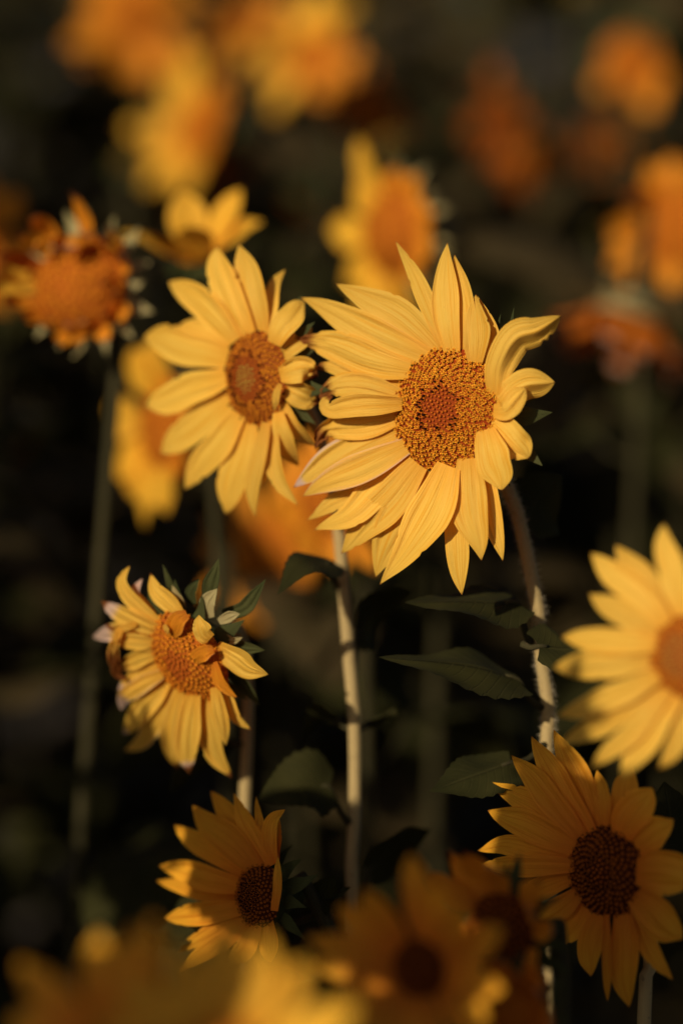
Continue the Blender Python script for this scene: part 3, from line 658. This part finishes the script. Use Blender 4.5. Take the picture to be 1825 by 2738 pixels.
disc_with_florets(S4['cw'] - S4['nw'] * .002, S4['nw'], .0225, .008, 230, S4['root'], S4['org'], lambda q, r: OPEN_DARK[r.randrange(3)] if q > .2 else ANTH[r.randrange(3)], base_tone=(.05, .012, .004))
calyx(S4['cw'], S4['nw'], .022, S4['root'], S4['org'], nb=14, blen=1.1, single=True, seed=15, back=.03)
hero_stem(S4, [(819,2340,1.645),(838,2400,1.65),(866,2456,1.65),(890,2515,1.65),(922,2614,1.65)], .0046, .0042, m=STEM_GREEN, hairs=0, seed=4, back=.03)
mleaf(S4, (874,2452,1.65), (870,2430,1.648), (872,2385,1.645), (896,2343,1.64), (.8, -.3, .2), .026, fold=.3, seed=13)
mleaf(S4, (880,2480,1.65), (886,2440,1.648), (905,2395,1.645), (938,2372,1.64), (.6, .3, .6), .020, fold=.4, seed=14)
mleaf(S4, (905,2560,1.65), (790,2628,1.64), (750,2610,1.635), (708,2594,1.63), (.1, -.3, .9), .016, fold=.3, seed=15)
mleaf(S4, (860,2440,1.66), (520,2480,1.68), (440,2470,1.69), (405,2560,1.70), (.5, .6, .4), .05, fold=.2, seed=16)
# ---------------------------------------------------------------- 5. shaded flower, bottom right
B5 = head(940 + 1198 * .5644, 1920 + 728 * .5644, 1.553, (-.66, .02, .75), .0285, matr=PETAL_AMBER_SHADE)
foot = at(1690, 2738, 1.58); set_root(B5, (foot[0], foot[1] - .03), 'shaded amber sunflower with dark brown disc and two petals catching the light', 'sunflower', 'sunflowers of the field')
C5 = crop(940, 1920, .5644)
petals(B5, C5, .5644, [
 ([(1130,560),(1000,360),(920,220),(850,85)], 140, dict(z=-.001, p=2)),
 ([(1160,550),(1085,330),(1010,180),(955,55)], 140, dict(z=-.004, p=2)),
 ([(1080,560),(930,380),(840,270),(755,175)], 130, dict(z=.001, p=2.2)),
 ([(1060,580),(890,430),(770,370),(658,303)], 130, dict(z=-.003, p=2.2)),
 ([(1050,620),(870,525),(750,475),(643,437)], 145, dict(z=.000, p=2.4)),
 ([(1050,660),(860,635),(720,605),(596,628)], 115, dict(z=-.002, p=2.2)),
 ([(1050,700),(860,700),(730,700),(596,705)], 105, dict(z=.001, p=2.4)),
 ([(1050,750),(910,800),(820,840),(738,862)], 115, dict(z=-.003, p=2.2)),
 ([(1070,830),(960,920),(850,995)], 120, dict(z=.000, p=2.4)),
 ([(1110,890),(1040,1000),(960,1065)], 120, dict(z=-.002, p=2.6)),
 ([(1170,930),(1125,1080),(1130,1225)], 120, dict(z=.000, p=2.2)),
 ([(1205,930),(1207,1150),(1210,1345)], 46, dict(z=.001, p=3, cup=.8)),
 ([(1280,910),(1290,1110),(1290,1250),(1312,1372)], 140, dict(z=-.002, p=2.2)),
 ([(1330,880),(1400,1080),(1520,1242)], 95, dict(z=-.005, p=2)),
 ([(1340,830),(1450,950),(1565,1050)], 175, dict(z=.000, p=2.6)),
 ([(1345,730),(1480,735),(1610,760)], 220, dict(z=.002, p=3)),
 ([(1330,640),(1420,545),(1522,478)], 155, dict(z=-.002, p=2)),
 ([(1270,560),(1340,430),(1425,330)], 180, dict(z=.000, p=2.4)),
 ([(1255,540),(1290,390),(1310,280),(1330,225)], 140, dict(z=-.004, p=2.4)),
 ([(1190,520),(1182,370),(1160,245)], 84, dict(z=-.002, p=2.2)),
])
disc_with_florets(B5['cw'] - B5['nw'] * .002, B5['nw'], .0295, .008, 260, B5['root'], B5['org'], lambda q, r: OPEN_DARK[r.randrange(3)] if q > .16 else BUDS[0] if q < .08 else ANTH[0], base_tone=(.05, .012, .004))
calyx(B5['cw'], B5['nw'], .027, B5['root'], B5['org'], nb=14, blen=1.1, single=True, seed=17)
hero_stem(B5, [(1740,2480,1.575),(1735,2600,1.58),(1720,2738,1.58)], .0045, .0048, seed=5)
mleaf(B5, (1740,2500,1.58), (1770,2300,1.6), (1790,2200,1.61), (1775,2090,1.62), (.8, .4, .2), .06, fold=.3, seed=18)
# ---------------------------------------------------------------- 6. bright soft flower at the right edge
R6 = head(1380 + 1440 * .3145, 1380 + 1190 * .3145, 1.405, (-.55, .05, .83), .0235)
foot = at(1930, 2738, 1.5); set_root(R6, (foot[0], foot[1]), 'bright soft-focus yellow sunflower cut off by the right edge of the photo', 'sunflower', 'sunflowers of the field')
C6 = crop(1380, 1380, .3145)
petals(R6, C6, .3145, [
 ([(1420,850),(1320,480),(1250,250),(1248,65)], 235, dict(z=-.002, p=2.4)),
 ([(1330,900),(1100,580),(950,400),(838,245)], 240, dict(z=-.004, p=2.4)),
 ([(1280,920),(1000,620),(790,460),(630,315)], 250, dict(z=.000, p=2.6)),
 ([(1250,1000),(960,860),(780,760),(618,660)], 235, dict(z=-.003, p=2.4)),
 ([(1230,1080),(900,1070),(600,1045),(385,1030)], 225, dict(z=.000, p=3)),
 ([(1220,1200),(850,1240),(550,1270),(305,1290)], 265, dict(z=-.003, p=3)),
 ([(1230,1340),(920,1490),(600,1620),(345,1700)], 225, dict(z=.000, p=2.6)),
 ([(1250,1430),(920,1650),(650,1810),(365,1930)], 205, dict(z=-.003, p=2.6)),
 ([(1290,1480),(1010,1800),(800,1990),(615,2160)], 185, dict(z=.000, p=2.4)),
 ([(1360,1520),(1130,1850),(1000,2040),(885,2235)], 235, dict(z=-.002, p=2.6)),
 ([(1440,1540),(1400,1800),(1330,2000),(1200,2150)], 180, dict(z=-.006, p=2.4)),
 ([(1550,1520),(1600,1800),(1640,2050)], 230, dict(z=-.001, p=2.4)),
 ([(1640,1400),(1850,1600),(2000,1750)], 230, dict(z=-.003, p=2.4)),
 ([(1680,1200),(1900,1200),(2150,1230)], 240, dict(z=.000, p=2.4)),
 ([(1630,950),(1800,750),(1950,550)], 230, dict(z=-.003, p=2.4)),
 ([(1530,880),(1600,550),(1640,250)], 230, dict(z=.000, p=2.4)),
])
disc_with_florets(R6['cw'] - R6['nw'] * .002, R6['nw'], .0240, .007, 230, R6['root'], R6['org'], lambda q, r: OPEN_ORANGE[r.randrange(3)] if q > .3 else BUDS_GREEN[0], base_tone=(.22, .045, .008))
calyx(R6['cw'], R6['nw'], .022, R6['root'], R6['org'], nb=14, blen=1.0, single=True, seed=19)
hero_stem(R6, [(1915,1900,1.50),(1925,2300,1.50),(1930,2738,1.50)], .0045, .0048, seed=6)
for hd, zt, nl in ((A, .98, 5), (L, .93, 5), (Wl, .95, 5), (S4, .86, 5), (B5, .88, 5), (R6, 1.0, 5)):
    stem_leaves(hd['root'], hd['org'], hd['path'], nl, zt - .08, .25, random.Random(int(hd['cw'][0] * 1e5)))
# ------------------------------------------------------------------ flowers out of focus, each at its own distance
for hd in (A, L, Wl, R6): LIT.append((hd['cw'], .135 if hd is not R6 else .14))
SOFT = {}
def soft_flower(px, py, D, n, R, npet, L, wm, ph, label, seed, foot=None, arc=None, matp=None, brown=None, dome=.008, tones='orange', blen=1.0, leaves=7, flare=.35, leaf_top=.16, bracts=None, rise=.0, jitter=.25, st=None, gap=0.0):
    rnd = random.Random(seed); n = unit(n); cw = at(px, py, D); nw = v2w(n)
    fx = cw[0] - nw[0] * .07 + rnd.uniform(-.03, .03); fy = cw[1] - nw[1] * .07 + rnd.uniform(-.02, .03)
    if foot: fx, fy = foot
    org = np.array([fx, fy, 0.0]); root = empty('sunflower', org, label, 'sunflower', 'sunflowers of the field')
    e1, e2 = v2w(unit(np.cross([0, 1, 0], n))), None; e2 = np.cross(nw, e1)
    for k in range(npet):
        th = 2 * math.pi * (k + rnd.uniform(-.3, .3)) / npet
        l = L * rnd.uniform(.82 - gap * .6, 1.12)
        if rnd.random() < gap: continue
        if arc and not (arc[0] <= math.degrees(th) % 360 <= arc[1]): l *= arc[2]
        o = dict(p=rnd.uniform(1.8, 3), wave=.16)
        if brown is not None: o['brown'] = brown; o['wave'] = .4; o['pale'] = .7 if rnd.random() < .4 else .98
        pm_ = matp or (PETAL_GOLD if seed != 22 or rnd.random() < .30 else PETAL_RUST if rnd.random() < .25 else PETAL_DEEP)
        if arc and not (arc[0] <= math.degrees(th) % 360 <= arc[1]): pm_ = PETAL_DEEP
        petal_free(cw, nw, e1, e2, th, R * .92, l, wm * rnd.uniform(.85, 1.15), ph[0] + rnd.uniform(-jitter, jitter), ph[1] + rnd.uniform(-jitter, jitter), root, org, o, mat_=pm_, seed=seed * 100 + k, side=rnd.uniform(-.12, .12))
    kk = {'orange': lambda q, r: OPEN_ORANGE[r.randrange(3)], 'dark': lambda q, r: OPEN_DARK[r.randrange(3)], 'yellow': lambda q, r: OPEN[r.randrange(5)]}[tones]
    bt = {'orange': (.36, .09, .010), 'dark': (.06, .013, .004), 'yellow': (.3, .1, .01)}[tones]
    disc_with_florets(cw - nw * .002, nw, R, dome, 130, root, org, kk, base_tone=bt, seed=seed)
    calyx(cw, nw, R * .95, root, org, nb=16, blen=blen, single=bool(bracts), seed=seed, flare=flare, m=bracts)
    b = cw - nw * .034; up = np.array([0, 0, rise])
    path = [cw - nw * .018, b, b - nw * .03 + up - np.array([0, 0, .02]), np.array([fx * .35 + (b - nw * .03)[0] * .65, fy * .35 + (b - nw * .03)[1] * .65, b[2] * .8]), np.array([fx, fy, b[2] * .4]), org - np.array([0, 0, .06])]
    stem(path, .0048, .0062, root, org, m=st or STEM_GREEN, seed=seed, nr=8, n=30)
    SOFT[seed] = cw
    if seed in (21, 23, 24, 25, 26, 27, 31, 33, 42): LIT.append((cw, .09 if D < 2.2 else .14))
    if leaves: stem_leaves(root, org, path, leaves, b[2] - leaf_top, .25, rnd, len_=(.11, .19))
    return root
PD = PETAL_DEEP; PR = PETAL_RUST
# px, py, D, facing (right, up, towards), R, petals, length, width, (pitch, bend)
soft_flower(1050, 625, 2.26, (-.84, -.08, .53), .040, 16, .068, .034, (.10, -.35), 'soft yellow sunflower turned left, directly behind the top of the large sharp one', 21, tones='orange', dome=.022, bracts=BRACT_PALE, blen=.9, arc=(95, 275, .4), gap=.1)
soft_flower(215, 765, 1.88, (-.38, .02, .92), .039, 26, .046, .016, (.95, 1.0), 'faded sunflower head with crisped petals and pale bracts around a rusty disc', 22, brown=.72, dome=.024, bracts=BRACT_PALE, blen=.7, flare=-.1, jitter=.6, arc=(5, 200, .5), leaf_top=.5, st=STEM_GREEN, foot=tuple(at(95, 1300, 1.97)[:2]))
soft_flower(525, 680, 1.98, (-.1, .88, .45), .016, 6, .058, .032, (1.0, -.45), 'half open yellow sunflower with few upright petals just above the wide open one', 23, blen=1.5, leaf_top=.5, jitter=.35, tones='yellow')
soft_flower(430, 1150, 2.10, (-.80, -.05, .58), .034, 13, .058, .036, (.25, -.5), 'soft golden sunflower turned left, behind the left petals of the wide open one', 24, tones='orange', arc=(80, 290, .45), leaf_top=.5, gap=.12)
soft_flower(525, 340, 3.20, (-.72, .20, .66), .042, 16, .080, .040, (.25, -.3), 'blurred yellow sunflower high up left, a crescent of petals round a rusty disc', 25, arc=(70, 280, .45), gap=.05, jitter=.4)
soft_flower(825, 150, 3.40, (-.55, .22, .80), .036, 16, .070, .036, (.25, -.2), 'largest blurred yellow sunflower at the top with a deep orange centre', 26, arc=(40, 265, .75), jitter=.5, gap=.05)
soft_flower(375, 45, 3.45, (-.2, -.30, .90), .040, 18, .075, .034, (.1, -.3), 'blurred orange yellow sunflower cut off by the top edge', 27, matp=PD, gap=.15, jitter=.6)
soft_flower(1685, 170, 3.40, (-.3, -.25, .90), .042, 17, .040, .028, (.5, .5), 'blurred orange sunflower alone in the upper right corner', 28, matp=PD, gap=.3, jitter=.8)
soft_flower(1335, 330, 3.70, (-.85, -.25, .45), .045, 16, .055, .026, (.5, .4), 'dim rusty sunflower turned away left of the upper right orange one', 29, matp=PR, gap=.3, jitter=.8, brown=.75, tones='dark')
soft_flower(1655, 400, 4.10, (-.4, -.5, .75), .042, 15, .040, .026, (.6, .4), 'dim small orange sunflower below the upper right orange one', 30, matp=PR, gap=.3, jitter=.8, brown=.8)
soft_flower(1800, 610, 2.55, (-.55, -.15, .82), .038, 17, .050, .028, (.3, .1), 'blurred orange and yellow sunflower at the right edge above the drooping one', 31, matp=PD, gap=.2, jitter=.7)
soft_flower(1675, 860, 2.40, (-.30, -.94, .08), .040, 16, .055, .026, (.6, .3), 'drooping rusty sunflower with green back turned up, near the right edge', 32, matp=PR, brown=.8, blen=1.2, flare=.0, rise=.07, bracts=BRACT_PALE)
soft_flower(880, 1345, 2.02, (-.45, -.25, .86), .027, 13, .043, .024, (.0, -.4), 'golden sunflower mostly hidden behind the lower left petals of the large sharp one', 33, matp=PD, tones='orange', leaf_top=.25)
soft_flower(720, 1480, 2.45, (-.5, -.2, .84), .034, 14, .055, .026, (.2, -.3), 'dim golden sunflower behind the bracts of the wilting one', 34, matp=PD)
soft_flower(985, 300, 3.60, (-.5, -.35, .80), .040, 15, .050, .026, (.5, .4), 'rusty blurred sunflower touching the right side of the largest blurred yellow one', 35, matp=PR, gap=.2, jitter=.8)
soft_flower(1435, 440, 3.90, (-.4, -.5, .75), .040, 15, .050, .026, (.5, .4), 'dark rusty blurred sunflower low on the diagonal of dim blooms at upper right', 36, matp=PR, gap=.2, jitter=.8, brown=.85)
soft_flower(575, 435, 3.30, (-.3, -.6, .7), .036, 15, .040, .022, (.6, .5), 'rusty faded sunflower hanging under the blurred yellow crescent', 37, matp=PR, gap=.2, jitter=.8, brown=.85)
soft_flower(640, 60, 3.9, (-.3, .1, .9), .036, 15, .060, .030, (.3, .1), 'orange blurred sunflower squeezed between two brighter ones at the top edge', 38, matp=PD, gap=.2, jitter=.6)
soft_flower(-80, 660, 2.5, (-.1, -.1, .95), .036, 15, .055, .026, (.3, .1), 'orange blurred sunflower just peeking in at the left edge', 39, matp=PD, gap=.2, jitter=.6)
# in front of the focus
soft_flower(310, 2850, 1.14, (-.30, .45, .84), .022, 15, .050, .019, (.1, -.1), 'blurred amber sunflower nearest the camera at the bottom edge', 41, matp=PETAL_AMBER_SHADE, leaves=3, leaf_top=.3)
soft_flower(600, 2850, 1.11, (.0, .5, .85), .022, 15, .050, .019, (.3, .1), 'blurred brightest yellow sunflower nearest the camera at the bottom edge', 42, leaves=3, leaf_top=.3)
soft_flower(1120, 2590, 1.31, (-.45, .10, .88), .017, 15, .044, .018, (.35, .1), 'soft shaded brown and amber sunflower at the bottom with a small dark disc', 43, tones='dark', matp=PETAL_AMBER_SHADE, leaves=4, leaf_top=.3)
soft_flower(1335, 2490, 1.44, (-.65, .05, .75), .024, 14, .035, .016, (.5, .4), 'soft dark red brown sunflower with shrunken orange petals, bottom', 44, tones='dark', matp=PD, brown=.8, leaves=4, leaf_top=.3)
soft_flower(1370, 2705, 1.36, (-.3, .2, .93), .018, 14, .024, .014, (.9, .9), 'small crumpled orange sunflower head at the bottom edge', 45, matp=PD, brown=.85, leaves=3, leaf_top=.3)
# ------------------------------------------------------------------ leafy plants filling the rows (five kinds, copied)
def field_plant(seed, label, group, height, nleaf, headkind):
    rnd = random.Random(seed); root = empty('sunflower_plant', (0, 0, 0), label, 'plant', group); org = np.zeros(3)
    lean = np.array([rnd.uniform(-.06, .06), rnd.uniform(-.06, .06), 0])
    top = np.array([0, 0, height]) + lean
    nod = unit([rnd.uniform(-.6, .3), rnd.uniform(-.7, .3), -.35 if headkind == 'nod' else .8])
    path = [top, np.array([lean[0] * .8, lean[1] * .8, height * .93]), lean * .3 + np.array([0, 0, height * .5]), np.array([0, 0, -.06])]
    if headkind == 'nod': path = [top + nod * .05 - np.array([0, 0, .03]), top + nod * .02 + np.array([0, 0, .012])] + path[1:]
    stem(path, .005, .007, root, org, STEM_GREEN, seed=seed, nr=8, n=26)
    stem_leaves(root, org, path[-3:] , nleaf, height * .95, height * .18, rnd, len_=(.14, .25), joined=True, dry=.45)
    c = path[0] + nod * .012
    R = .026 if headkind == 'nod' else .016
    disc_with_florets(c + nod * .012, nod, R, .010, 60, root, org, (lambda q, r: OPEN_DARK[0]) if headkind == 'nod' else (lambda q, r: BUDS_GREEN[0]), base_tone=(.06, .02, .006))
    calyx(c + nod * .010, nod, R, root, org, nb=14, blen=1.5 if headkind != 'nod' else 1.1, seed=seed, flare=-.6 if headkind != 'nod' else .1, back=.02)
    return root
def copy_tree(o, parent=None):
    c = o.copy(); COL.objects.link(c)
    if parent is not None: c.parent = parent
    for ch in o.children: copy_tree(ch, c)
    return c
BACK_LABEL, BACK_GROUP = 'dark leafy sunflower plant without open flower among the blurred rows behind', 'leafy plants in the rows behind'
SHADE_LABEL, SHADE_GROUP = 'unseen tall leafy sunflower plant added on the sunny side to cast shade', 'unseen leafy plants added for shade'
protos = [field_plant(60 + i, BACK_LABEL, BACK_GROUP, hgt, nl, hk) for i, (hgt, nl, hk) in enumerate(((1.52, 14, 'bud'), (1.62, 15, 'nod'), (1.45, 13, 'bud'), (1.58, 15, 'nod'), (1.5, 14, 'bud')))]
rnd = random.Random(5)
spots = []
def in_light(x, y, top):
    for q, rad in LIT:
        d = np.array([x - q[0], y - q[1]]); hs = TO_SUN[:2] / np.linalg.norm(TO_SUN[:2]); s = d @ hs
        if s > 0 and np.linalg.norm(d - s * hs) < .20 and q[2] + s * math.tan(SUN_EL) < top + .12: return True
    return False
def free(x, y, d=.16): return all((x - a) ** 2 + (y - b) ** 2 > d * d for a, b in spots)
for k in range(20000):
    y = 2.35 + (rnd.random() ** 1.1) * 8.0; x = rnd.uniform(-1, 1) * (0.30 + .21 * y)
    if free(x, y, .21 if y < 4 else .33) and not in_light(x, y, 1.45 if y < 4 else 1.95): spots.append((x, y))
    if len(spots) >= 150: break
for i, (x, y) in enumerate(spots):
    o = protos[i] if i < 5 else copy_tree(protos[i % 5])
    s = rnd.uniform(.80, .92) if y < 3 else rnd.uniform(.9, 1.05) if y < 4 else rnd.uniform(1.12, 1.26) if y < 6 else rnd.uniform(1.3, 1.5)
    o.location = (x, y, 0); o.rotation_euler = (0, 0, rnd.uniform(0, 6.28)); o.scale = (s, s, s)
# ------------------------------------------------------------------ unseen plants added on the sunny side, shading the low flowers and background
def shade_plant(x, y, hgt, nleaf, seed, extra=()):
    rnd = random.Random(seed); org = np.array([x, y, 0.0]); root = empty('sunflower_plant', org, SHADE_LABEL, 'plant', SHADE_GROUP)
    top = org + np.array([rnd.uniform(-.04, .02), rnd.uniform(-.04, .04), hgt])
    path = [top, org * .8 + top * .2 + np.array([0, 0, hgt * .5]), org - np.array([0, 0, .06])]
    stem(path, .006, .009, root, org, STEM_GREEN, seed=seed, nr=8, n=20)
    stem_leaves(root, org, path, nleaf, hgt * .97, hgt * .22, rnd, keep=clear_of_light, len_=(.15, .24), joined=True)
    nod = unit([-.3, -.6, .7])
    calyx(top + nod * .012, nod, .018, root, org, nb=12, blen=1.5, seed=seed, flare=-.6, back=.02)
    for c, size in extra:                                   # broad leaves set across the sun's rays to shade chosen heads
        c = np.asarray(c); out = c - org; out[2] = 0; out = unit(out); dn = unit(out * .6 - np.array([0, 0, .8]))
        B = c - dn * size * .5; T = c + dn * size * .5; A = np.array([x, y, 0]) + np.array([0, 0, min(hgt * .97, B[2] - .02)])
        leaf(root, org, A, B, T, np.cross(dn, TO_SUN), size * .95, LEAF, sag=.01, fold=.1, droop=.1, seed=seed, joined=True)
    return root
def sunward(p, d): return np.asarray(p) + TO_SUN / math.cos(SUN_EL) * d
shade_spots = []
for k in range(4000):
    y = rnd.uniform(.35, 5.0); x = -.14 * y - .22 - rnd.random() ** 1.4 * 1.5
    if all((x - a) ** 2 + (y - c) ** 2 > .05 for a, c in shade_spots) and clear_of_light(np.array([x, y, .6]), np.array([x, y, 1.9])): shade_spots.append((x, y))
    if len(shade_spots) >= 48: break
for k, (x, y) in enumerate(shade_spots): shade_plant(x, y, rnd.uniform(1.55, 1.72) if y < 1.4 else rnd.uniform(2.05, 2.4), 16, 200 + k)
for k, (x, y) in enumerate(((-.62, 1.38), (-.85, 1.2), (-.74, 1.62))): shade_plant(x, y, 1.52, 15, 320 + k)
shade_plant(-.66, .92, 1.62, 5, 301, [(sunward(S4['cw'] + np.array([.0, 0, .01]), .76), .15), (sunward(S4['cw'] + np.array([-.05, 0, .05]), .70), .11)])
shade_plant(-.55, .62, 1.78, 4, 302, [(sunward(B5['cw'] + np.array([.02, 0, -.035]), .95), .18), (sunward(B5['cw'] + np.array([-.05, 0, .03]), 1.0), .09), (sunward(SOFT[43] + np.array([.015, 0, .01]), .62), .15), (sunward(SOFT[41] + np.array([.01, 0, .02]), .45), .15)])
